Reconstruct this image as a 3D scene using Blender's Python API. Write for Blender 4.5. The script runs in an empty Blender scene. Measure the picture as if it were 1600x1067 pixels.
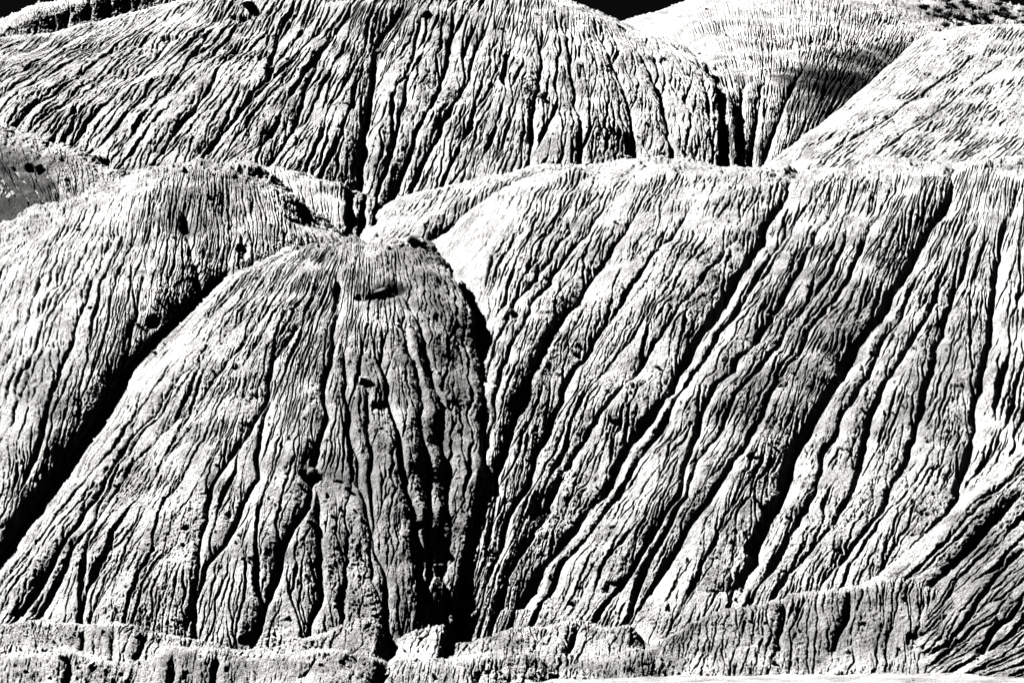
import bpy, math, time
import numpy as np
from mathutils import Vector
T0 = time.time()
R = math.radians
sc = bpy.context.scene
COL = sc.collection

# ------------------------------------------------------------------ camera, sky, sun, exposure
CAM = np.array([0.0, 0.0, 12.0]); PITCH = R(3.6); FPX = 1600 * 100 / 36.0
cd = bpy.data.cameras.new("camera"); cam = bpy.data.objects.new("camera", cd); COL.objects.link(cam)
cam.location = CAM; cam.rotation_euler = (R(90) + PITCH, 0, 0)
cd.lens = 100; cd.sensor_width = 36; cd.clip_end = 20000; cd.clip_start = 1
sc.camera = cam

SUN_EL, SUN_AZ = R(50), R(-79)          # azimuth from +Y (into the picture), negative = to the left
sd = Vector((math.sin(SUN_AZ) * math.cos(SUN_EL), math.cos(SUN_AZ) * math.cos(SUN_EL), math.sin(SUN_EL)))
sl = bpy.data.lights.new("sun", 'SUN'); sl.energy = 5.0; sl.angle = R(0.5); sl.color = (1, 0.985, 0.97)
so = bpy.data.objects.new("sun", sl); COL.objects.link(so); so.location = (-200, 0, 200)
so.rotation_euler = sd.to_track_quat('Z', 'Y').to_euler()

w = bpy.data.worlds.new("World"); sc.world = w; w.use_nodes = True
nt = w.node_tree; nt.nodes.clear()
out = nt.nodes.new('ShaderNodeOutputWorld'); bg = nt.nodes.new('ShaderNodeBackground')
sky = nt.nodes.new('ShaderNodeTexSky'); sky.sky_type = 'NISHITA'; sky.sun_disc = False
sky.sun_elevation = SUN_EL; sky.sun_rotation = SUN_AZ
sky.air_density = 0.6; sky.dust_density = 0.0; sky.altitude = 2500
# black-and-white film behind a deep red filter: the blue sky is nearly black, so keep only its red channel
sep = nt.nodes.new('ShaderNodeSeparateColor'); mul = nt.nodes.new('ShaderNodeMath'); mul.operation = 'MULTIPLY'
mul.inputs[1].default_value = 0.006
nt.links.new(sky.outputs[0], sep.inputs[0]); nt.links.new(sep.outputs[0], mul.inputs[0])
nt.links.new(mul.outputs[0], bg.inputs['Color']); nt.links.new(bg.outputs[0], out.inputs[0])
bg.inputs['Strength'].default_value = 0.05
vs = sc.view_settings; vs.view_transform = 'Standard'; vs.look = 'None'; vs.gamma = 1; vs.use_curve_mapping = False
vs.exposure = 3.1
sc.cycles.max_bounces = 2; sc.cycles.diffuse_bounces = 0; sc.cycles.glossy_bounces = 1

# ------------------------------------------------------------------ helpers
rng = np.random.default_rng(7)
Q = 1.1                                  # mesh density factor

def pt(px, py, Y):
    """a point of the valley at distance Y that the lens shows near (px, py)"""
    cx = (px - 800) / FPX; cy = (533.5 - py) / FPX
    dy = math.cos(PITCH) - cy * math.sin(PITCH); dz = math.sin(PITCH) + cy * math.cos(PITCH)
    return np.array([cx / dy * Y, Y, CAM[2] + dz / dy * Y])

def to_px(P):
    x = P[..., 0]; y = P[..., 1]; z = P[..., 2] - CAM[2]
    f = y * math.cos(PITCH) + z * math.sin(PITCH); u = -y * math.sin(PITCH) + z * math.cos(PITCH)
    return 800 + FPX * x / f, 533.5 - FPX * u / f

def catmull(A, t):
    """A (n,...) control values, t positions in 0..n-1"""
    n = len(A); i = np.clip(t.astype(int), 0, n - 2); f = (t - i).reshape((-1,) + (1,) * (A.ndim - 1))
    E = np.concatenate([[2 * A[0] - A[1]], A, [2 * A[-1] - A[-2]]])
    a, b, c, d = E[i], E[i + 1], E[i + 2], E[i + 3]
    return 0.5 * (2 * b + (c - a) * f + (2 * a - 5 * b + 4 * c - d) * f ** 2 + (3 * b - a - 3 * c + d) * f ** 3)

LAT = rng.random((64, 64, 64)).astype(np.float32)
def n3(P, scale, off=0.0):
    """smooth 3D value noise in metres, -1..1"""
    p = P / np.float32(scale) + np.float32(off); i = np.floor(p).astype(np.int32); f = (p - i).astype(np.float32)
    f = f * f * (3 - 2 * f); i &= 63; j = (i + 1) & 63
    x0, y0, z0 = i[..., 0], i[..., 1], i[..., 2]; x1, y1, z1 = j[..., 0], j[..., 1], j[..., 2]
    fx, fy, fz = f[..., 0], f[..., 1], f[..., 2]
    a = LAT[x0, y0, z0] * (1 - fx) + LAT[x1, y0, z0] * fx; b = LAT[x0, y1, z0] * (1 - fx) + LAT[x1, y1, z0] * fx
    c = LAT[x0, y0, z1] * (1 - fx) + LAT[x1, y0, z1] * fx; d = LAT[x0, y1, z1] * (1 - fx) + LAT[x1, y1, z1] * fx
    return ((a * (1 - fy) + b * fy) * (1 - fz) + (c * (1 - fy) + d * fy) * fz) * 2 - 1

def n2(S, T, ws, wt, seed):
    """2D value noise at metric coords S (across), T (down) with wavelengths ws, wt"""
    P = np.stack([S / ws, T / wt, np.full_like(S, seed * 1.37 + .5)], -1).astype(np.float32)
    return n3(P, 1.0, seed * 5.1)

def smooth(A, axis, n):
    for _ in range(n):
        B = A.copy()
        if axis == 0:
            B[1:-1] = (A[:-2] + 2 * A[1:-1] + A[2:]) / 4
        else:
            B[:, 1:-1] = (A[:, :-2] + 2 * A[:, 1:-1] + A[:, 2:]) / 4
        A = B
    return A

def envelope(dep, ds, slope, n):
    """widen channel depths into V shaped notches of the given bank slope"""
    for _ in range(n):
        a = dep[:, 1:] - ds * slope; b = dep[:, :-1] - ds * slope
        dep[:, :-1] = np.maximum(dep[:, :-1], a); dep[:, 1:] = np.maximum(dep[:, 1:], b)
    return dep

def runoff(pref, area, seed, jitter, cost):
    """rain runs down the rows of the patch, each cell passing its water to the lowest of three cells below"""
    nv, nu = pref.shape; A = np.zeros((nv, nu), np.float32); q = np.zeros(nu, np.float32); r = np.random.default_rng(seed)
    idx = np.arange(nu)
    for j in range(nv - 1):
        q = q + area[j]; A[j] = q
        nx = pref[j + 1] + r.random(nu).astype(np.float32) * jitter
        l = np.concatenate([[9e9], nx[:-1]]) + cost; rr = np.concatenate([nx[1:], [9e9]]) + cost
        st = np.where((l < nx) & (l < rr), -1, np.where(rr < nx, 1, 0))
        q = np.bincount(np.clip(idx + st, 0, nu - 1), weights=q, minlength=nu).astype(np.float32)
    A[-1] = q
    return A

def link_mesh(name, V, F, mat, parent=None, uvattr=None, smooth_=True):
    me = bpy.data.meshes.new(name)
    V = np.ascontiguousarray(V, np.float32).reshape(-1, 3); F = np.ascontiguousarray(F, np.int32); k = F.shape[1]
    me.vertices.add(len(V)); me.vertices.foreach_set('co', V.ravel())
    me.loops.add(F.size); me.loops.foreach_set('vertex_index', F.ravel())
    me.polygons.add(len(F)); me.polygons.foreach_set('loop_start', np.arange(0, F.size, k, dtype=np.int32))
    me.polygons.foreach_set('loop_total', np.full(len(F), k, np.int32))
    if smooth_: me.polygons.foreach_set('use_smooth', np.ones(len(F), bool))
    if uvattr is not None:
        for an, av in uvattr.items():
            at = me.attributes.new(an, 'FLOAT', 'POINT'); at.data.foreach_set('value', np.ascontiguousarray(av, np.float32).ravel())
    me.materials.append(mat); me.update(calc_edges=True); me.validate()
    o = bpy.data.objects.new(name, me); COL.objects.link(o)
    if parent: o.parent = parent
    return o

# ------------------------------------------------------------------ earth material
def earth(name, lo, hi, mott=1.0, bump=1.0):
    m = bpy.data.materials.new(name); m.use_nodes = True; t = m.node_tree; N = t.nodes; L = t.links
    b = N['Principled BSDF']; b.inputs['Roughness'].default_value = 0.95; b.inputs['Specular IOR Level'].default_value = 0.08
    geo = N.new('ShaderNodeNewGeometry')
    def noise(sc_, det, rough):
        n = N.new('ShaderNodeTexNoise'); n.inputs['Scale'].default_value = sc_; n.inputs['Detail'].default_value = det
        n.inputs['Roughness'].default_value = rough; L.new(geo.outputs['Position'], n.inputs['Vector']); return n.outputs[0]
    def math_(op, a, bb):
        q = N.new('ShaderNodeMath'); q.operation = op
        for k, v in enumerate((a, bb)):
            if hasattr(v, 'is_linked'): L.new(v, q.inputs[k])
            else: q.inputs[k].default_value = v
        return q.outputs[0]
    big = noise(0.35, 5, 0.6); fine = noise(6.5, 4, 0.8)
    mixv = math_('ADD', math_('MULTIPLY', big, 0.40), math_('MULTIPLY', fine, 0.60))
    st = N.new('ShaderNodeAttribute'); st.attribute_name = 'stain_shade'
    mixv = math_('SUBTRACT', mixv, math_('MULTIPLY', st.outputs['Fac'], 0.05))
    cr = N.new('ShaderNodeValToRGB'); L.new(mixv, cr.inputs[0])
    cr.color_ramp.elements[0].position = 0.5 - 0.12 * mott; cr.color_ramp.elements[0].color = (lo, lo, lo * .99, 1)
    cr.color_ramp.elements[1].position = 0.5 + 0.07 * mott; cr.color_ramp.elements[1].color = (hi, hi, hi * .99, 1)
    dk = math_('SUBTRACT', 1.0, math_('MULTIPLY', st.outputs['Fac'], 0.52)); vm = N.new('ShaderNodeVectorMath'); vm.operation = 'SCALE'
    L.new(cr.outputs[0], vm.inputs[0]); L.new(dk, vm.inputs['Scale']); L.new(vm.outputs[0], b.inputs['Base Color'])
    h = math_('ADD', math_('MULTIPLY', noise(3.2, 5, 0.68), 1.0), math_('MULTIPLY', noise(8.0, 4, 0.75), 0.55))
    bp = N.new('ShaderNodeBump'); bp.inputs['Strength'].default_value = 1.0; bp.inputs['Distance'].default_value = 0.55 * bump
    L.new(h, bp.inputs['Height']); L.new(bp.outputs[0], b.inputs['Normal'])
    return m
M_EARTH = earth('pale_rilled_clay', 0.05, 0.32)
M_FAR = earth('far_scrubby_clay', 0.05, 0.26)
M_DUST = earth('pale_dust', 0.03, 0.27)

# ------------------------------------------------------------------ a hill slope, eroded by run-off
def slope(name, ctrl, mat=M_EARTH, Yoff=0.0, Ytilt=0.0, dens=(1.0, 0.62), guides=(), rill=1.0, fine=1.0, seed=1,
          spacing=1.0, lump=0.5, stain_shades=(), clod=1.0, back=None, crestfade=3.0, slant=0.0, foot=.35, form=1.0, holes=(), rocky=1.0):
    """ctrl: list of fall lines (columns), each a list of (px, py, Y) from the crest to the foot"""
    C = np.array([[pt(*p) for p in col] for col in ctrl])            # (cols, rows, 3)
    spacing *= .62
    if Yoff or Ytilt:
        C = np.array([[pt(p[0], p[1], p[2] + Yoff + Ytilt * (p[0] - 800) / FPX * p[2]) for p in col] for col in ctrl])
    if back:                                                          # rows behind the crest, falling away
        a = C[:, 0] - C[:, 1]; a[:, 2] = 0; a /= np.linalg.norm(a, axis=1)[:, None]; a = a + np.array([0, .5, 0])
        b1 = C[:, 0] + a * back * .5 + np.array([0, 0, -.18 * back]); b2 = C[:, 0] + a * back * 1.6 + np.array([0, 0, -1.5 * back])
        C = np.concatenate([b2[:, None], b1[:, None], C], 1)
    C = np.concatenate([C, C[:, -1:] + (C[:, -1:] - C[:, -2:-1]) * foot], 1)
    nb = 2 if back else 0
    X, Yp = to_px(C)
    du = np.maximum(np.hypot(np.diff(X, axis=0), np.diff(Yp, axis=0)).max(1), 14)
    dv = np.hypot(np.diff(X, axis=1), np.diff(Yp, axis=1)).max(0)
    if nb: dv[:nb] = 45
    def samples(d, k):
        t = [];
        for i, q in enumerate(d):
            n = max(3, int(q * k * Q)); t.append(i + np.arange(n) / n)
        t.append([len(d)]); return np.concatenate(t)
    tu = samples(du, dens[0]); tv = samples(dv, dens[1])
    B = catmull(C, tu); B = catmull(B.transpose(1, 0, 2), tv)        # (nv, nu, 3)
    for k in range(3):
        B[..., k] = smooth(smooth(B[..., k], 0, 30), 1, 30)
    B = B.astype(np.float32); nv, nu = B.shape[:2]
    PX, PY = to_px(B)
    ds = np.linalg.norm(np.diff(B, axis=1), axis=2); dt = np.linalg.norm(np.diff(B, axis=0), axis=2)
    ds_c = np.concatenate([ds, ds[:, -1:]], 1); dt_c = np.concatenate([dt, dt[-1:]], 0)
    S = np.concatenate([np.zeros((nv, 1)), np.cumsum(ds, 1)], 1).astype(np.float32)
    # metric coordinates of the lower half, so that rills fan out of the crest
    Sref = np.broadcast_to(S[int(nv * .6)], (nv, nu)).astype(np.float32)
    T = np.concatenate([np.zeros((1, nu)), np.cumsum(dt, 0)], 0).astype(np.float32)
    jb = int(np.searchsorted(tv, nb)); Tc = T - T[jb]
    SR = Sref + Tc * slant
    SR = (SR + .30 * n2(SR, T, 3, 2.6, seed + 21) + .14 * n2(SR, T, .7, .55, seed + 22) + .06 * n2(SR, T, .3, .22, seed + 23)).astype(np.float32)
    area = ds_c * dt_c; area[:jb] = 0
    # warp so the channels wander
    wob = n2(SR, T, 2.2, 2.6, seed + 1) * .35 + n2(SR, T, .8, .9, seed + 2) * .12
    # traced major gullies
    G = np.zeros((nv, nu), np.float32); cut = np.zeros((nv, nu), np.float32)
    for g in guides:
        pts, dep, wid = g[0], g[1], g[2]
        ys = np.array([p[1] for p in pts], float); xs = np.array([p[0] for p in pts], float)
        D = PX - np.interp(PY, ys, xs); ok = (PY >= ys[0]) & (PY <= ys[-1])
        Dm = np.where(ok, np.abs(D), 1e9); ii = Dm.argmin(1); mv = Dm[np.arange(nv), ii]; rows = mv < 4
        if rows.sum() < 5: print('guide off patch', name, pts[0]); continue
        pyr = PY[np.arange(nv), ii]
        mj = 1.0 if wid > 2.5 else .72
        dep = dep * mj; wid = wid * mj
        tp = np.clip((pyr - ys[0]) / max(25, .15 * (ys[-1] - ys[0])), 0, 1); te = np.clip((ys[-1] - pyr) / 20, 0, 1) if (len(g) > 3 and g[3]) else 1
        amp = (tp ** .7 * te * rows).astype(np.float32)
        ss = S[np.arange(nv), ii]; d = S - ss[:, None] + wob * 1.1
        # the bank that falls to the right (left of the channel) is broad and convex, the other is crisp
        wl, wr = wid * 1.25, wid * .7
        x = np.where(d < 0, -d / wl, d / wr); pr = np.clip(1 - x, 0, 1) ** 1.5
        notch = np.clip(1 - np.abs(d) / (.22 + dep * .28), 0, 1)
        G = np.maximum(G, amp[:, None] * dep * (pr * .75 + notch * .5)); cut = np.maximum(cut, amp[:, None] * np.clip(1 - np.abs(d) / .5, 0, 1))
    H = -G
    # broad ribs and hollows
    H += lump * (.55 * n2(SR, T, 4.5, 14, seed + 3) + .25 * n2(SR, T, 2.0, 7, seed + 4)) * np.clip(Tc / 5, .15, 1)
    fade = np.clip((Tc + .3 * crestfade * n2(SR, T, 1.5, 3, seed + 9)) / crestfade, 0, 1).astype(np.float32)
    # first generation of rills
    pref = (H * 1.5 + .55 * n2(SR, T, 1.5 * spacing, 6, seed + 5) + .3 * n2(SR, T, .6 * spacing, 1.6, seed + 6)).astype(np.float32)
    A = runoff(pref, area, seed, .10, .02)
    A0 = 5.0 * spacing
    d1 = .60 * rill * np.clip((A - .8) / A0, 0, 1) ** .5 * (1 + .5 * np.clip(np.log(np.maximum(A, 1e-3) / (A0 * 3)), 0, 3))
    d1 *= fade * np.clip(.85 + .6 * n2(SR, T, 6, 5, seed + 7) + .7 * n2(SR, T, 1.6, 3, seed + 17), .12, 1.9)
    d1 = smooth(d1.astype(np.float32), 1, 1)
    d1 = envelope(d1, ds, 2.2, int(18 * Q)); d1 = smooth(d1, 0, 1)
    e1 = d1 ** 1.12
    # second generation, fine runnels between
    H1 = H - e1
    pref2 = (H1 * 1.2 + .30 * n2(SR, T, .48 * spacing, 2.2, seed + 8) + .12 * n2(SR, T, .3, 1.2, seed + 18)).astype(np.float32)
    A2 = runoff(pref2, area, seed + 50, .08, .02)
    d2 = .20 * fine * np.clip((A2 - .08) / .9, 0, 1) ** .5 * np.clip(fade * 1.5, 0, 1) * np.clip(.7 + 1.3 * n2(SR, T, 2.0, 3, seed + 11), .1, 1.6)
    d2 = envelope(d2.astype(np.float32), ds, 2.1, int(6 * Q)); d2 = smooth(d2, 0, 3)
    H = H1 - d2
    # clods and crust
    Bf = B
    rough = .3 + .8 * np.clip(.5 + 1.3 * n3(Bf, 4.0, 1.1), 0, 1)
    H += clod * rough * (.10 * n3(Bf, .95, 3.1) + .05 * n3(Bf, .42, 9.7) + .055 * (1 - 2 * np.abs(n3(Bf, .34, 4.4))) + .045 * (1 - 2 * np.abs(n3(Bf, .17, 8.4))) + .04 * n3(Bf, .13, 6.4))
    pit = np.clip(n3(Bf, .9, 13.3) * (.7 + .5 * n3(Bf, 5, 3.3)) - .6, 0, 1); H -= clod * .9 * pit
    knob = np.clip(n3(Bf, .6, 33.1) - .72, 0, 1); H += clod * 1.0 * knob
    H += fine * (.05 * n2(SR, T, .28, 1.0, seed + 31) + .04 * n2(SR, T, .17, .5, seed + 32) + .05 * n2(SR, T, .6, 1.3, seed + 33)) * np.clip(.8 + n2(SR, T, 3, 4, seed + 34), .2, 1.6)
    H += form * (.55 * n3(Bf, 7.5, 41.0) + .35 * n3(Bf, 3.2, 43.0))
    crumb = np.exp(-np.abs(Tc) / (2.5 + 1.6 * rocky)) * clod * rocky
    H += crumb * (.30 * n3(Bf, 3.1, 47) * (rocky - 1) + .22 * n3(Bf, 1.3, 51) + .20 * np.abs(n3(Bf, .6, 53)) + .10 * n3(Bf, .28, 57))
    for (hx, hy, ax, ay, dp) in holes:
        q = ((PX - hx + 3 * n3(Bf, 1.2, 61)) / ax) ** 2 + ((PY - hy + 3 * n3(Bf, 1.1, 63)) / ay) ** 2
        H -= dp * np.clip(1.2 - q, 0, 1) ** .6
    ridged = 1 - np.abs(n3(Bf * np.array([1, 1, .6], np.float32), 1.1, 20.3)); H += clod * .05 * ridged
    # normals of the plain form
    gu = np.gradient(B, axis=1); gv = np.gradient(B, axis=0); Nn = np.cross(gv, gu); Nn /= np.linalg.norm(Nn, axis=2)[..., None] + 1e-9
    if np.mean(Nn[..., 2]) < 0: Nn = -Nn
    flip = np.mean(Nn[..., 1]) > 0
    V = B + Nn * H[..., None]
    stain_shade = np.zeros((nv, nu), np.float32)  # darker earth patches, plus shade painted into the colour of some faces
    for (sx, sy, rx, ry, amt) in stain_shades:
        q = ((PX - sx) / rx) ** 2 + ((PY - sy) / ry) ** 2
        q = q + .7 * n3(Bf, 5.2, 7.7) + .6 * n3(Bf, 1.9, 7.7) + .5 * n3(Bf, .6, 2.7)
        stain_shade = np.maximum(stain_shade, amt * np.clip((1.5 - q) / 1.5, 0, 1) ** .8)
    idx = np.arange(nv * nu, dtype=np.int32).reshape(nv, nu)
    F = np.stack([idx[:-1, :-1], idx[1:, :-1], idx[1:, 1:], idx[:-1, 1:]], -1).reshape(-1, 4)
    o = link_mesh(name, V, F, mat, uvattr={'stain_shade': stain_shade})
    o['kind'] = 'structure'
    print(name, nv, nu, nv * nu, round(time.time() - T0, 1))
    PATCH[name + str(seed)] = (V, Nn, to_px(V))
    return o

# ------------------------------------------------------------------ ground
def ground():
    nx, ny = 500, 300
    xs = np.linspace(-1, 1, nx); xs = np.sign(xs) * (np.abs(xs) ** 3 * 6000 + np.abs(xs) * 70)
    ys = np.concatenate([np.linspace(0, 1, ny - 60) * 70 + 170, 240 + 30 * (1.1 ** np.arange(60) - 1)])
    ys[0] = -3000
    X, Y = np.meshgrid(xs, ys); P = np.stack([X, Y, np.zeros_like(X)], -1).astype(np.float32)
    Z = .3 * n3(P, 9, 1.5) + .16 * n3(P, 2.5, 2.5) + .12 * n3(P, .9, 3.5) + .3
    far = np.clip((np.hypot(X, Y - 220) - 120) / 200, 0, 1); P[..., 2] = (Z - 1.2 + 1.3 * np.clip((X + 6) / 20, 0, 1)) * (1 - far) - 3 * far
    idx = np.arange(nx * ny, dtype=np.int32).reshape(ny, nx)
    F = np.stack([idx[:-1, :-1], idx[:-1, 1:], idx[1:, 1:], idx[1:, :-1]], -1).reshape(-1, 4)
    o = link_mesh('ground', P, F, M_DUST); o['kind'] = 'structure'
    PATCH['ground'] = (P, np.zeros_like(P) + np.array([0, 0, 1], np.float32), to_px(P))
PATCH = {}
ground()

# ------------------------------------------------------------------ the hills
def cols(rowsY, *cs):
    return [[(c[k][0], c[k][1], rowsY[k]) if len(c[k]) == 2 else c[k] for k in range(len(c))] for c in cs]

# centre dome
A_ = [
 [(455,404,284),(350,480,283),(240,600,276),(130,765,266),(10,925,256),(-90,1010,254)],
 [(470,393,277),(350,445,272),(225,570,263),(120,735,251),(0,900,241),(-60,1000,236)],
 [(495,388,276),(405,440,268),(310,560,257),(215,720,247),(110,880,239),(50,1010,233)],
 [(520,386,275.5),(460,450,264),(390,570,253),(320,730,243),(250,880,236),(215,1015,231)],
 [(545,384,275),(520,455,263),(480,580,251),(440,730,241.5),(400,880,234),(385,1020,229.5)],
 [(575,382,275),(570,460,262.5),(560,590,250.5),(550,740,241),(540,890,233.5),(535,1020,229.3)],
 [(605,378,275),(620,460,263),(635,590,251.5),(640,740,241.5),(635,890,234),(630,1020,229.8)],
 [(648,378,276),(688,452,265.8),(705,590,254.5),(708,740,244),(690,890,236),(680,1010,231.5)],
 [(676,392,277),(730,470,267.4),(751,600,256.5),(750,740,246),(722,890,238),(700,1000,233)],
 [(632,402,285),(700,500,276),(714,635,265),(710,775,254),(684,915,246),(668,1010,240)]]
gA = [
 ([(528,430),(525,480),(515,560),(510,640),(490,735),(475,800),(440,860),(405,960),(395,1010)],1.0,1.8),
 ([(470,440),(400,500),(360,560),(290,640),(215,715),(160,800),(110,870),(60,960)],.7,1.6),
 ([(500,460),(440,540),(420,600),(380,680),(330,760),(305,850),(300,1000)],.8,1.7),
 ([(450,430),(330,540),(270,600),(190,700),(150,780),(100,850),(30,960)],.8,1.6),
 ([(540,520),(540,600),(555,700),(570,800),(600,900),(610,1000)],.7,1.4),
 ([(590,520),(600,600),(625,680),(640,760),(660,850),(665,940)],.8,1.4),
 ([(640,480),(670,560),(690,640),(700,720),(700,820),(695,900)],.7,1.4),
 ([(620,500),(655,590),(665,700),(675,800),(680,900)],.6,1.2),
 ([(430,560),(410,640),(400,740),(350,850),(320,880),(290,980)],.8,1.5),
 ([(490,740),(500,820),(500,900),(485,1000)],.8,1.4),
 ([(570,600),(580,700),(580,800),(575,900)],.6,1.2),
 ([(300,560),(250,640),(200,700),(160,780),(130,900),(125,980)],.6,1.3)]
slope('hill', A_, rocky=2.0, holes=[(603,458,30,11,.9),(565,462,12,6,.5),(490,740,20,9,1.0),(474,733,9,5,.5),(528,448,7,16,.7),(573,606,14,5,.7),(655,818,10,6,.7),(370,575,8,5,.4),(640,385,16,5,.5)], guides=gA, seed=11, back=6, spacing=.9, lump=.45, crestfade=4,
      stain_shades=[(690,540,60,140,.9),(600,458,45,20,2.0),(650,400,60,22,.9),(620,740,150,330,.65),(710,720,40,220,.6)])  # broad patches put the shade of the front and right face into the colour

# left dome
B_ = [
 [(-60,385,300),(-160,480,288),(-240,620,275),(-300,780,262),(-340,960,252)],
 [(60,335,300),(-10,440,286),(-80,580,272),(-130,740,260),(-160,940,250)],
 [(150,295,300),(90,410,284),(30,550,266),(-10,720,252),(-40,900,243)],
 [(220,270,300),(180,390,282),(130,540,263),(85,700,252),(45,880,246)],
 [(290,258,301),(265,370,283),(235,500,267),(200,650,260),(165,800,253)],
 [(345,262,302),(345,360,287),(325,470,276),(300,590,269),(280,700,263)],
 [(410,275,303),(430,350,291),(425,430,284),(410,520,279),(395,620,273)],
 [(460,310,303),(490,365,294),(500,415,291),(500,470,289),(500,540,287)],
 [(500,345,304),(545,385,299),(570,420,297),(590,460,295),(600,520,293)],
 [(520,370,312),(570,410,309),(600,450,307),(620,500,305),(640,560,303)]]
gB = [
 ([(360,420),(215,562),(106,732),(-14,892)],1.5,2.6),
 ([(240,300),(290,330),(300,380),(310,430),(330,500)],.7,1.8),
 ([(120,360),(80,460),(50,560),(20,660),(0,700)],.7,1.6),
 ([(180,360),(140,450),(100,560),(70,640),(50,720)],.6,1.5),
 ([(230,390),(215,470),(200,560),(180,640)],.6,1.4),
 ([(350,310),(370,350),(385,390)],.5,1.4)]
slope('hill', B_, rocky=2.0, holes=[(172,360,24,4,.6),(290,345,10,16,.6),(380,395,10,14,.6),(240,500,12,10,.5)], Yoff=12, guides=gB, seed=23, back=7, spacing=.8, lump=.5, crestfade=6,
      stain_shades=[(330,320,70,60,.6),(100,600,90,70,.5)])

# right slope
yC = (300,282,265,251,240,232)
C_ = cols(yC,
 [(690,372,303),(640,440,297),(610,540,290),(590,690,281),(570,850,271),(540,1003,261)],
 [(760,315,301),(700,400,291),(665,520,284),(640,690,275),(620,850,264),(600,1003,254)],
 [(840,280),(775,390,280.5),(725,530,266),(700,690,256.5),(680,860,247.5),(650,1003,240)],
 [(930,264),(855,390,280.5),(795,540,260),(755,700,248),(725,850,240.3),(690,1003,234)],
 [(1030,262),(958,390),(885,540,264),(825,700,249.8),(775,850,239.5),(725,1003,232.5)],
 [(1130,266),(1065,390),(978,540),(895,700),(820,860),(765,1003)],
 [(1235,272),(1175,390),(1078,540),(988,690),(885,850),(810,1000)],
 [(1320,262),(1260,390),(1165,540),(1075,690),(980,840),(895,995)],
 [(1410,250),(1350,390),(1250,540),(1165,690),(1080,840),(1010,985)],
 [(1490,252),(1430,385),(1330,540),(1245,700),(1180,840),(1120,975)],
 [(1540,255),(1495,385),(1425,540),(1355,700),(1280,830),(1210,960)],
 [(1600,258),(1570,390),(1535,540),(1485,700),(1410,810),(1340,940)],
 [(1680,258),(1660,390),(1640,540),(1600,700),(1530,800),(1450,920)],
 [(1800,260),(1790,400),(1780,540),(1760,700),(1700,800),(1600,900)])
gC = [
 ([(1238,268),(1228,300),(1200,342),(1150,420),(1120,470),(1060,565),(1045,609),(990,669),(945,749),(907,794),(875,834),(845,880),(800,950)],1.7,3.0),
 ([(1487,245),(1490,300),(1440,360),(1405,420),(1365,490),(1325,549),(1260,654),(1235,709),(1210,784),(1180,834),(1170,874),(1140,930)],2.0,3.2),
 ([(1590,300),(1560,400),(1545,534),(1530,600),(1510,700),(1495,774),(1440,830)],1.3,2.4),
 ([(1090,310),(1020,400),(960,480),(900,570),(860,650),(830,740),(800,800),(770,880)],.9,2.0),
 ([(1000,320),(930,420),(880,500),(830,590),(800,680),(770,780)],.9,1.9),
 ([(1180,320),(1100,430),(1030,520),(980,590),(930,660),(880,740),(840,820),(790,900)],.8,1.8),
 ([(1300,320),(1260,400),(1200,500),(1120,600),(1080,680),(1060,770),(1010,850),(960,920)],1.1,2.0),
 ([(1240,330),(1190,420),(1130,510),(1080,590),(1020,680),(960,780),(900,850),(850,930)],.8,1.7),
 ([(1380,320),(1330,420),(1270,510),(1210,600),(1160,690),(1120,760),(1070,840),(1010,930)],1.0,2.0),
 ([(1340,330),(1300,420),(1230,510),(1150,620),(1090,720),(1060,800),(1000,900)],.7,1.6),
 ([(1490,400),(1440,500),(1390,580),(1360,650),(1330,760),(1290,830),(1230,905)],1.1,2.0),
 ([(1430,440),(1385,520),(1350,590),(1290,700),(1260,790),(1215,880)],.8,1.7),
 ([(900,330),(850,410),(800,480),(770,530),(760,600)],.6,1.6),
 ([(960,300),(880,400),(820,490),(780,580),(760,700)],.7,1.6),
 ([(1530,330),(1500,420),(1465,540),(1440,640),(1400,740),(1370,800),(1310,890)],1.1,2.0)]
slope('hill', C_, holes=[(801,491,9,5,.6),(962,657,10,5,.6),(984,605,7,4,.5),(1208,782,20,10,1.0),(1225,601,9,5,.5),(1176,712,9,5,.5),(1310,860,8,5,.5),(1250,272,22,3,.6),(905,915,8,4,.5),(893,940,8,5,.5),(1470,465,10,7,.5)], Ytilt=-.22, guides=gC, seed=37, back=8, spacing=1.0, lump=.45, crestfade=1.6, rocky=1.5,
      stain_shades=[(1280,500,90,110,.6),(1190,610,80,60,.6),(1450,560,100,80,.6),(1380,640,130,50,.5),(1060,820,60,40,.4)])

# low hill at the right edge
D_ = [
 [(1690,640,262),(1600,720,250),(1500,800,240),(1400,880,234),(1330,930,232),(1290,960,231)],
 [(1700,600,236),(1605,692,232),(1500,790,227.5),(1405,880,224.5),(1335,925,226.5),(1290,955,229)],
 [(1780,620,232),(1680,730,228),(1565,835,223.5),(1465,925,220.5),(1400,985,220.5),(1345,1030,222.5)],
 [(1860,660,228),(1750,770,224),(1630,880,219.5),(1530,965,216.5),(1455,1025,216),(1405,1060,217.5)],
 [(1940,700,225),(1830,810,221),(1710,920,216.5),(1610,1000,213.5),(1530,1045,212.5),(1470,1075,212)],
 [(2030,740,222),(1930,860,218),(1810,960,213.5),(1700,1030,210.5),(1620,1065,209.5),(1560,1095,209)]]
gD = [
 ([(1600,765),(1540,830),(1480,890),(1430,940),(1400,990)],.8,1.1),
 ([(1600,850),(1550,910),(1510,960),(1480,1010)],1.0,1.2),
 ([(1600,720),(1530,790),(1470,850),(1420,900)],.4,.8),
 ([(1600,930),(1560,980),(1530,1020)],.8,1.1)]
slope('hill', D_, guides=gD, seed=41, back=4, spacing=.7, lump=.3, form=.5, crestfade=1.0, rill=1.3, stain_shades=[(1540,930,80,110,.6)])

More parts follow.
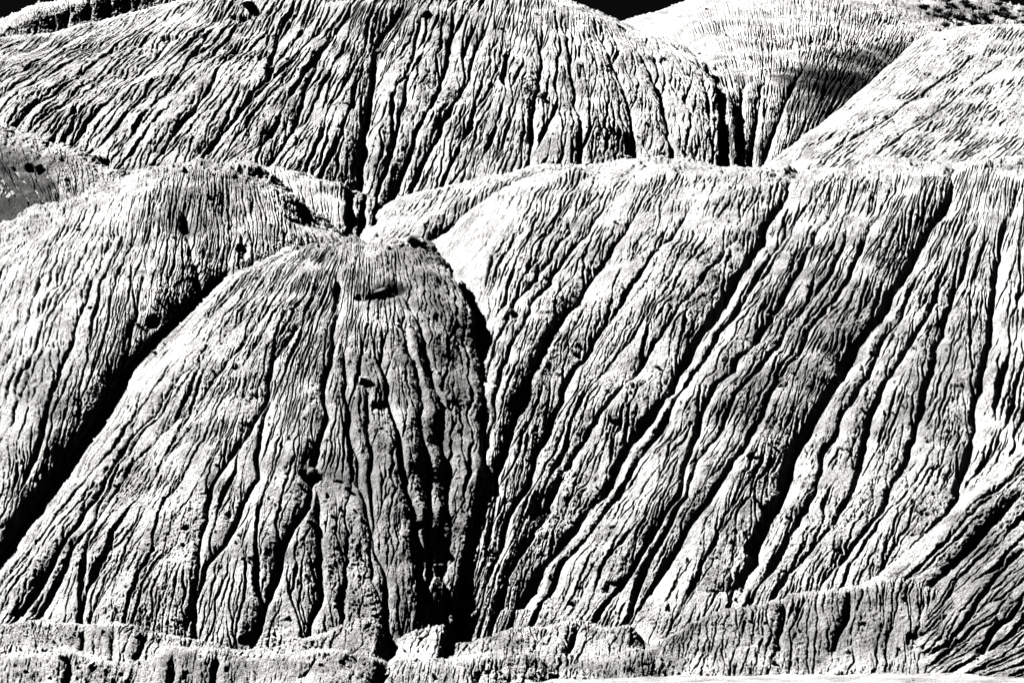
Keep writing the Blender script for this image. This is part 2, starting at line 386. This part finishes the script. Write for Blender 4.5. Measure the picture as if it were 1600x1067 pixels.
# bench of banded clay at the foot
E_top = [(-80,975),(0,978),(60,972),(130,980),(190,978),(240,992),(300,1000),(360,1012),(420,1014),(460,1000),(500,986),(560,968),(590,978),(612,1000),(650,984),(690,974),(712,1000),(760,996),(800,983),(850,978),(900,966),(950,975),(985,972),(1012,1000),(1045,990),(1080,974),(1130,958),(1180,942),(1240,930),(1300,918),(1400,898),(1460,918),(1540,960),(1640,1000)]
E_ = []
for k, (x, y) in enumerate(E_top):
    foot = 1028 if x < 1040 else 1040
    yt = 227 if x < 1040 else 226 - (x - 1040) * .012
    h = foot - y
    E_.append([(x + 4, y + 8, yt + 9), (x + 3, y - 2, yt + 3), (x, y, yt), (x - 5, y + h * .35, yt - 1.5), (x - 10, y + h * .75, yt - 3.4), (x - 18, foot + 16, yt - 6)])
gE = [([(612,985),(612,1010),(606,1040)],1.6,1.5), ([(712,985),(705,1000),(700,1030)],1.6,1.6), ([(905,970),(900,990),(885,1020)],1.2,1.3),
      ([(1050,975),(1030,1000),(1005,1030)],1.0,1.3), ([(1230,925),(1228,960),(1215,1020)],.9,1.2), ([(1330,915),(1320,960),(1300,1020)],.9,1.2),
      ([(130,980),(128,1000),(125,1030)],.6,.8), ([(175,980),(180,1000),(178,1030)],.6,.8), ([(230,990),(225,1005),(215,1030)],.8,1.0), ([(300,1003),(292,1015),(285,1035)],.8,1.0)]
slope('bench', E_, guides=gE, seed=53, spacing=.9, lump=.55, crestfade=1.8, rill=.75, form=.3, rocky=1.3, clod=1.1, stain_shades=[(1220,985,250,60,.7),(100,1000,120,22,.5),(560,1000,80,30,.5),(760,1000,70,20,.5)])
E2 = []
for k, x in enumerate(range(-80, 1181, 60)):
    yy = 1020 + 7 * math.sin(k * 1.7) + 5 * math.sin(k * 4.1) + (0 if x < 600 else 6) + (14 if x > 1100 else 0)
    E2.append([(x, yy + 6, 225), (x, yy - 1, 222.5), (x - 2, yy, 221), (x - 8, yy + 25, 219.4), (x - 16, yy + 58, 217.5)])
gE2 = [([(106,1024),(104,1040),(100,1075)],1.3,1.5), ([(268,1020),(268,1045),(262,1070)],1.2,1.2), ([(345,1020),(340,1045),(335,1070)],1.2,1.3),
       ([(606,1020),(604,1045),(585,1072)],1.5,1.6), ([(500,1025),(470,1060)],.6,1.0), ([(880,1028),(860,1070)],.8,1.2), ([(760,1030),(745,1070)],.8,1.2)]
slope('lower_bench', E2, guides=gE2, seed=59, spacing=1.6, lump=1.1, form=.4, rocky=1.4, crestfade=2, rill=.3, fine=.7, clod=1.3, stain_shades=[(60,1040,60,18,.6),(330,1045,130,25,.6),(560,1040,60,24,.8),(1000,1040,160,22,.7)])

# big hill behind
F_ = [
 [(-140,60,376),(-250,110,364),(-350,190,350),(-400,280,340)],
 [(20,60,375),(-70,115,363),(-150,180,350),(-200,270,339)],
 [(150,38,376),(30,100,362),(-50,165,351),(-110,260,338)],
 [(300,-5,378),(180,80,362),(80,160,348),(0,260,336)],
 [(400,-40,380),(300,60,360),(190,160,346),(110,280,333)],
 [(500,-60,380),(415,60,358),(320,170,342),(240,300,330)],
 [(600,-70,380),(530,60,356),(450,180,340),(380,310,328)],
 [(700,-70,380),(640,60,355),(585,180,339),(540,330,327)],
 [(790,-40,378),(745,70,354),(700,180,339),(640,330,327)],
 [(850,-10,374),(850,80,354),(830,180,340),(790,300,328)],
 [(900,5,374),(930,80,355),(935,180,341),(920,300,330)],
 [(960,28,376),(1010,90,358),(1025,180,344),(1020,300,333)],
 [(1020,52,378),(1080,100,360),(1100,180,345),(1100,300,334)],
 [(1060,78,379),(1112,115,362),(1122,190,347),(1124,300,335.5)],
 [(1035,100,387),(1090,140,371),(1100,210,356),(1104,320,344)]]
gF = [
 ([(715,0),(705,60),(700,90),(680,150),(650,210),(630,270),(600,330)],1.1,2.4),
 ([(640,0),(590,60),(580,130),(570,200),(562,270),(560,330)],1.3,2.6),
 ([(480,0),(430,60),(420,130),(360,190),(320,240)],.8,2.2),
 ([(330,20),(260,70),(200,130),(130,190)],.8,2.0),
 ([(400,40),(340,110),(290,180),(250,240)],.8,2.0),
 ([(550,20),(500,90),(470,160),(440,230),(400,280)],.8,2.0),
 ([(760,30),(730,120),(690,200),(650,280)],.8,2.2),
 ([(850,30),(845,110),(835,170),(825,260)],.7,1.8),
 ([(880,30),(890,100),(905,180),(910,260)],.7,1.8),
 ([(930,40),(965,110),(990,180),(1000,260)],.8,1.8),
 ([(985,60),(1030,130),(1045,200),(1050,260)],.6,1.6),
 ([(660,20),(640,100),(630,160),(610,240),(590,300)],.8,2.0)]
slope('hill', F_, holes=[(668,24,9,4,.6),(592,83,7,4,.5),(845,150,10,4,.6),(265,62,16,4,.7),(235,75,16,5,.6),(190,115,14,6,.6),(642,150,8,5,.5),(385,22,24,5,.8),(148,250,24,8,1.3),(85,228,20,7,.8)], guides=gF, seed=67, back=10, spacing=1.25, lump=.6, crestfade=4, dens=(.95, .6), rill=1.35, fine=1.3,
      stain_shades=[(60,100,140,40,.25),(640,30,120,40,.3)])

# hills behind on the right
yG = (410,390,370,352)
G_ = cols(yG,
 [(900,80,410),(950,120,398),(1020,190,382),(1060,300,366)],
 [(960,44,406),(1005,90,390),(1080,150,374),(1105,300,358)],
 [(1010,24,407),(1060,80,387),(1120,145,357),(1140,295,335)],
 [(1090,2),(1120,70,382),(1155,150,357),(1165,290,336)],
 [(1190,-15),(1195,60,385),(1200,150,358),(1190,290,337)],
 [(1290,-12),(1280,60,386),(1260,150,360),(1215,290,338)],
 [(1380,12),(1355,80,386),(1310,160,361.5),(1235,290,340)],
 [(1450,40,408),(1415,100,385),(1345,180,363),(1255,295,343)],
 [(1530,70,408),(1480,130,386),(1390,210,365),(1280,300,346)])
gG = [([(1128,130),(1130,180),(1132,220),(1130,275)],1.5,1.4), ([(1165,115),(1160,160),(1160,260)],1.2,1.8),
      ([(1200,110),(1185,150),(1175,260)],1.0,1.6), ([(1260,100),(1225,160),(1190,260)],1.0,1.8), ([(1440,60),(1380,120),(1330,170),(1260,240)],.8,1.6)]
slope('hill', G_, Yoff=0, guides=gG, seed=71, back=10, spacing=1.2, lump=.4, crestfade=18, dens=(.95, .6), fine=1.1,
      stain_shades=[(1335,128,95,34,1.9),(1400,85,70,18,1.2),(1280,165,60,22,1.0)])
H_ = [
 [(1440,80,388),(1350,172,376),(1260,240,366),(1160,300,358)],
 [(1440,60,380),(1335,152,363),(1250,217,353),(1160,278,346)],
 [(1500,46,376),(1400,140,359),(1320,205,349),(1230,280,340)],
 [(1570,42,375),(1480,140,357),(1400,205,346),(1310,285,337)],
 [(1650,40,374),(1560,140,355),(1490,205,345),(1400,285,335)],
 [(1740,40,373),(1650,140,353),(1580,205,343),(1490,285,333)],
 [(1840,40,372),(1750,140,352),(1680,210,342),(1600,290,332)],
 [(1950,40,372),(1860,140,352),(1790,210,342),(1710,290,332)]]
slope('hill', H_, Yoff=-5, guides=[([(1600,70),(1520,130),(1440,190),(1370,240)],.5,1.6), ([(1530,80),(1450,140),(1370,195),(1270,250)],.5,1.4)],
      seed=79, back=10, spacing=.9, lump=.25, crestfade=5, dens=(.95, .6), rill=.25, fine=1.2, form=.4, clod=.9)
Mh = cols((500, 480, 455),
 [(1180,0),(1160,40),(1140,110)], [(1300,-25),(1290,20),(1280,110)], [(1420,-12),(1410,25),(1400,110)],
 [(1500,-4),(1495,30),(1490,110)], [(1550,6),(1545,40),(1540,110)], [(1600,14),(1600,50),(1600,110)], [(1720,20),(1720,60),(1720,110)], [(1900,10),(1900,60),(1900,110)])
slope('far_hill', Mh, mat=M_FAR, seed=83, back=14, spacing=2, lump=1.5, crestfade=20, dens=(.7, .7), rill=.5, fine=.5, clod=3, stain_shades=[(1500,20,90,22,.8)])

# spurs in the middle valley
I_ = [
 [(-140,150,344),(-60,280,334),(-20,380,326),(0,430,320)],
 [(-60,172,342),(0,270,334),(40,350,326),(60,420,320)],
 [(0,197,340),(40,265,334),(70,330,327),(95,400,320)],
 [(60,215,337),(85,270,332),(100,325,327),(120,380,320)],
 [(120,238,334),(128,280,330),(130,320,326),(140,370,320)],
 [(165,262,331),(170,290,328),(170,320,325),(175,360,320)],
 [(215,288,328),(212,305,326),(210,325,324),(212,350,320)],
 [(262,300,326),(260,315,325),(258,335,323),(258,350,320)]]
slope('spur', I_, holes=[(60,266,10,8,.9),(46,262,6,6,.7),(100,252,6,4,.5),(106,285,5,5,.4)], guides=[([(10,240),(50,290),(80,340)],.5,1.2), ([(70,260),(88,300),(88,330)],.5,1.0)], seed=89, back=5, spacing=.7, lump=.5, crestfade=2, rill=.7,
      rocky=1.6, stain_shades=[(10,300,75,85,1.6)])  # shade of the right-facing front and its hollow painted into the colour
J_ = [
 [(530,375,322),(505,400,317),(490,425,312)],
 [(575,350,321),(545,392,314),(520,430,308)],
 [(600,325,320),(570,375,313),(545,430,306)],
 [(650,303,320),(615,352,312),(580,415,304)],
 [(720,288,320),(680,332,312),(625,400,303)],
 [(790,276,320),(745,318,312),(690,385,303)],
 [(850,266,321),(800,306,313),(760,350,306)],
 [(920,262,324),(880,290,317),(840,320,312)]]
slope('spur', J_, guides=[([(800,284),(770,300),(700,343),(662,372)],2.4,2.6)], holes=[(584,348,8,8,1.0),(600,372,10,4,.6),(622,338,8,4,.4)], seed=97, back=5, spacing=.7, lump=.35, crestfade=2, rill=.7)
L_ = [
 [(370,258,331),(385,300,322),(400,340,318)],
 [(430,270,328),(440,310,321),(450,350,316)],
 [(490,282,326),(495,325,320),(495,375,315)],
 [(530,290,325),(532,340,318),(532,395,313)],
 [(550,300,325),(550,350,319),(550,400,314)],
 [(585,310,327),(580,350,321),(575,400,316)]]
slope('spur', L_, guides=[([(548,300),(548,340),(545,395)],2.0,1.2), ([(572,305),(568,340),(560,395)],1.6,1.0), ([(455,290),(462,320),(470,345)],.4,.9)], seed=101, back=3, spacing=.6, lump=.4, crestfade=1.5, rill=.8)

# ledge at the top left
K_ = []
for k, (x, y0, y1) in enumerate([(-120,75,110),(-40,50,85),(0,38,66),(30,27,60),(55,18,52),(80,10,50),(100,2,47),(130,-8,45),(160,-20,42),(190,-28,34),(230,-45,25),(280,-70,5),(340,-100,-20)]):
    K_.append([(x, y0 - 6, 392), (x, y0, 384), (x, y0 + (y1 - y0) * .25, 380.5), (x, y0 + (y1 - y0) * .6, 379.8), (x - 2, y1 + 8, 378.5)])
slope('ledge', K_, guides=[([(105,12),(103,30),(98,50)],1.6,2.0), ([(45,40),(40,58)],1.2,1.5), ([(140,0),(138,35)],1.4,1.6), ([(170,-10),(170,35)],1.4,1.6)],
      seed=103, spacing=1.2, lump=1.3, crestfade=1, rill=1.0, clod=2, dens=(1.2, 1.2))
# ------------------------------------------------------------------ loose stones and scrub
def plain(name, v, rough=.9):
    m = bpy.data.materials.new(name); m.use_nodes = True; t = m.node_tree; b = t.nodes['Principled BSDF']
    n = t.nodes.new('ShaderNodeTexNoise'); n.inputs['Scale'].default_value = 4; n.inputs['Detail'].default_value = 4
    c = t.nodes.new('ShaderNodeValToRGB'); c.color_ramp.elements[0].position = .35; c.color_ramp.elements[1].position = .65
    c.color_ramp.elements[0].color = (v * .5,) * 3 + (1,); c.color_ramp.elements[1].color = (v * 1.4,) * 3 + (1,)
    g = t.nodes.new('ShaderNodeNewGeometry'); t.links.new(g.outputs['Position'], n.inputs['Vector'])
    t.links.new(n.outputs[0], c.inputs[0]); t.links.new(c.outputs[0], b.inputs['Base Color']); b.inputs['Roughness'].default_value = rough
    bp = t.nodes.new('ShaderNodeBump'); bp.inputs['Distance'].default_value = .08; t.links.new(n.outputs[0], bp.inputs['Height']); t.links.new(bp.outputs[0], b.inputs['Normal'])
    b.inputs['Specular IOR Level'].default_value = .1
    return m
M_ROCK = plain('dark_ironstone', .035); M_CLAY = plain('clay_block', .17); M_WHITE = plain('white_stone', .42); M_LEAF = plain('dark_scrub', .035)
import bmesh
STONES = []
for k in range(9):
    bm = bmesh.new(); bmesh.ops.create_icosphere(bm, subdivisions=3, radius=1)
    rr = np.random.default_rng(200 + k); cuts = rr.normal(size=(11, 3)); cuts /= np.linalg.norm(cuts, axis=1)[:, None]; hh = rr.uniform(.55, .85, 11)
    q = np.array([v.co[:] for v in bm.verts], np.float32)
    for c, h in zip(cuts, hh):
        d = q @ c; over = np.clip(d - h, 0, None); q = q - over[:, None] * c[None] * .95
    q = q * (1 + .10 * n3(q + k * 7, .5, 1)[:, None] + .05 * n3(q + k * 7, .2, 1)[:, None]); q *= rr.uniform(.75, 1.15, 3)
    for v, c in zip(bm.verts, q): v.co = c
    me = bpy.data.meshes.new('stone'); bm.to_mesh(me); bm.free(); STONES.append(me)
SMESH = {}
def stone_mesh(k, mat):
    key = (k, mat.name)
    if key not in SMESH:
        m = STONES[k].copy(); m.materials.append(mat); SMESH[key] = m
    return SMESH[key]
PIX = {k: (v[0].reshape(-1, 3), v[1].reshape(-1, 3), v[2][0].ravel(), v[2][1].ravel()) for k, v in PATCH.items()}
def on_slope(px, py, tol=2.5):
    best = None
    for k, (V, N, X, Y) in PIX.items():
        m = np.flatnonzero((np.abs(X - px) < tol) & (np.abs(Y - py) < tol) & (N[:, 1] < .25))
        if len(m):
            i = m[V[m, 1].argmin()]
            if best is None or V[i, 1] < best[0][1]: best = (V[i], N[i])
    return best
def stone(px, py, size, mat, label, cat='stone', group=None, shape=None, name='stone', squash=.75, sink=.25):
    hit = on_slope(px, py)
    if hit is None: return
    P, N = hit; rad = size / 2 * P[1] / FPX
    k = int(rng.integers(0, 9)) if shape is None else shape
    o = bpy.data.objects.new(name, stone_mesh(k, mat)); COL.objects.link(o)
    o.location = P + N * rad * (squash - sink); o.scale = (rad * rng.uniform(.9, 1.3), rad * rng.uniform(.8, 1.1), rad * squash)
    o.rotation_euler = (rng.uniform(-.3, .3), rng.uniform(-.3, .3), rng.uniform(0, 6.28))
    o['label'] = label; o['category'] = cat
    if group: o['group'] = group
    return o
for a in [
 (388, 13, 34, M_CLAY, 'large angular clay block near the top of the big rilled hill behind', 'boulder'),
 (668, 21, 15, M_ROCK, 'dark stone high on the middle of the big hill behind, close to the top edge', 'stone'),
 (592, 81, 12, M_ROCK, 'small dark stone beside a deep rill in the upper middle of the big hill behind', 'stone'),
 (846, 150, 13, M_ROCK, 'dark stone wedged among vertical rills right of centre on the big hill behind', 'stone'),
 (1035, 92, 9, M_ROCK, 'dark stone near the rounded right shoulder of the big hill behind', 'stone'),
 (288, 267, 16, M_CLAY, 'small pointed clay block on the white crest of the left dome', 'boulder'),
 (61, 265, 14, M_ROCK, 'dark lump on the shaded spur at the left edge', 'stone'),
 (586, 346, 15, M_CLAY, 'clay block at the foot of the small spur above the centre dome', 'boulder'),
 (642, 379, 26, M_ROCK, 'dark block on the crest of the centre dome, at its right end', 'boulder'),
 (596, 462, 24, M_ROCK, 'dark blocky outcrop in the dark patch just below the centre dome crest', 'boulder'),
 (621, 507, 8, M_WHITE, 'small white stone below the dark patch on the centre dome, left of a pair', 'stone'),
 (641, 508, 7, M_WHITE, 'small white stone below the dark patch on the centre dome, right of a pair', 'stone'),
 (571, 598, 20, M_CLAY, 'pale clay block jutting out in the middle of the centre dome', 'boulder'),
 (490, 739, 24, M_ROCK, 'black block in the gully in the lower middle of the centre dome', 'boulder'),
 (655, 815, 15, M_ROCK, 'dark stone low on the shaded right side of the centre dome', 'stone'),
 (801, 490, 13, M_ROCK, 'dark stone high on the left part of the right slope, nearest the centre dome', 'stone'),
 (962, 655, 12, M_ROCK, 'dark stone on the pale rib in the middle of the right slope', 'stone'),
 (985, 603, 9, M_ROCK, 'small dark stone on the pale rib left of the long black gully', 'stone'),
 (1225, 599, 13, M_ROCK, 'dark stone on the darker ribs between the two long gullies', 'stone'),
 (1176, 710, 13, M_ROCK, 'dark stone left of the second long gully, low on the right slope', 'stone'),
 (1214, 775, 17, M_CLAY, 'clay rubble block fallen in the second long gully', 'boulder'),
 (1200, 782, 14, M_CLAY, 'rough block at the lip of the second long gully, left of the rubble', 'boulder'),
 (1308, 855, 11, M_ROCK, 'dark round stone low on the right part of the right slope', 'stone'),
 (1455, 730, 11, M_ROCK, 'dark stone on the rib above the low hill at the right edge', 'stone'),
 (145, 1037, 11, M_WHITE, 'pale flat stone lying on the lower bench at the far left', 'stone'),
 (1207, 1035, 12, M_ROCK, 'dark stone on the white ground below the bench', 'stone')]:
    stone(*a)
def scatter(n, box, smin, smax, mat, label, group, seed, tall=.6, name='stone', cat='stone'):
    rr = np.random.default_rng(seed); c = 0
    for _ in range(n):
        x = rr.uniform(box[0], box[2]); y = rr.uniform(box[1], box[3]); sz = smin + (smax - smin) * rr.random() ** 2.5
        if stone(x, y, sz, mat, label, cat, group, squash=tall, name=name): c += 1
scatter(34, (820, 300, 1560, 860), 4, 10, M_ROCK, 'little dark stone stuck among the ribs of the right slope', 'little dark stones on the right slope', 1)
scatter(18, (1120, 520, 1560, 720), 5, 11, M_ROCK, 'little dark stone stuck among the ribs of the right slope', 'little dark stones on the right slope', 2)
scatter(26, (300, 460, 690, 960), 4, 9, M_ROCK, 'little dark stone on the rilled front of the centre dome', 'little dark stones on the centre dome', 3)
scatter(22, (60, 300, 420, 560), 4, 9, M_ROCK, 'little dark stone on the left dome', 'little dark stones on the left dome', 4)
scatter(30, (250, 20, 1080, 240), 4, 9, M_ROCK, 'little dark stone on the big rilled hill behind', 'little dark stones on the big hill behind', 5)
scatter(34, (1060, 8, 1420, 110), 3, 7, M_ROCK, 'little dark stone near the top of the pale hill at upper right', 'little dark stones on the pale hill at upper right', 6)
scatter(30, (1400, 60, 1600, 240), 3, 7, M_ROCK, 'little dark stone on the smooth white slope at the right edge', 'little dark stones on the white slope at the right edge', 7)
scatter(22, (20, 975, 1060, 1060), 5, 12, M_CLAY, 'small clay clod fallen on the benches at the foot', 'small clods on the benches', 8)

scatter(40, (720, 1046, 1600, 1064), 4, 11, M_ROCK, 'small dark stone lying on the white ground below the bench', 'small stones on the white ground', 11)
# scrub bushes on the far ridge
def bush_mesh(seed):
    rr = np.random.default_rng(seed); V = []; F = []
    for k in range(420):
        d = rr.normal(size=3); d /= np.linalg.norm(d); c = d * rr.uniform(.45, 1) * (1 + .35 * math.sin(5 * d[0] + seed) * math.cos(4 * d[1])); c[2] = abs(c[2]) * .8
        a = rr.normal(size=3) * .13; b = rr.normal(size=3) * .13; i = len(V)
        V += [c - a, c + b, c + a, c - b]; F.append([i, i + 1, i + 2, i + 3])
    V += [np.array(p) for p in ((-.06, -.06, -.3), (.06, -.06, -.3), (.05, .05, .6), (-.05, .05, .6))]; F.append([len(V) - 4, len(V) - 3, len(V) - 2, len(V) - 1])
    me = bpy.data.meshes.new('scrub_bush'); me.from_pydata([tuple(v) for v in V], [], F); me.materials.append(M_LEAF); return me
BUSH = [bush_mesh(k) for k in range(4)]
rr = np.random.default_rng(9); nb_ = 0
for _ in range(70):
    x = rr.uniform(1440, 1640); y = rr.uniform(0, 46); hit = on_slope(x, y, 4)
    if hit is None or hit[0][1] < 430: continue
    P = hit[0]; o = bpy.data.objects.new('scrub_bush', BUSH[int(rr.integers(0, 4))]); COL.objects.link(o); q = rr.uniform(.25, .75)
    o.location = P; o.scale = (q * rr.uniform(1, 1.6), q, q * rr.uniform(.6, .9)); o.rotation_euler = (0, 0, rr.uniform(0, 6)); nb_ += 1
    o['label'] = 'dark scrub bush on the far speckled ridge at upper right'; o['category'] = 'bush'; o['group'] = 'scrub bushes on the far ridge'

print('built', round(time.time() - T0, 1))
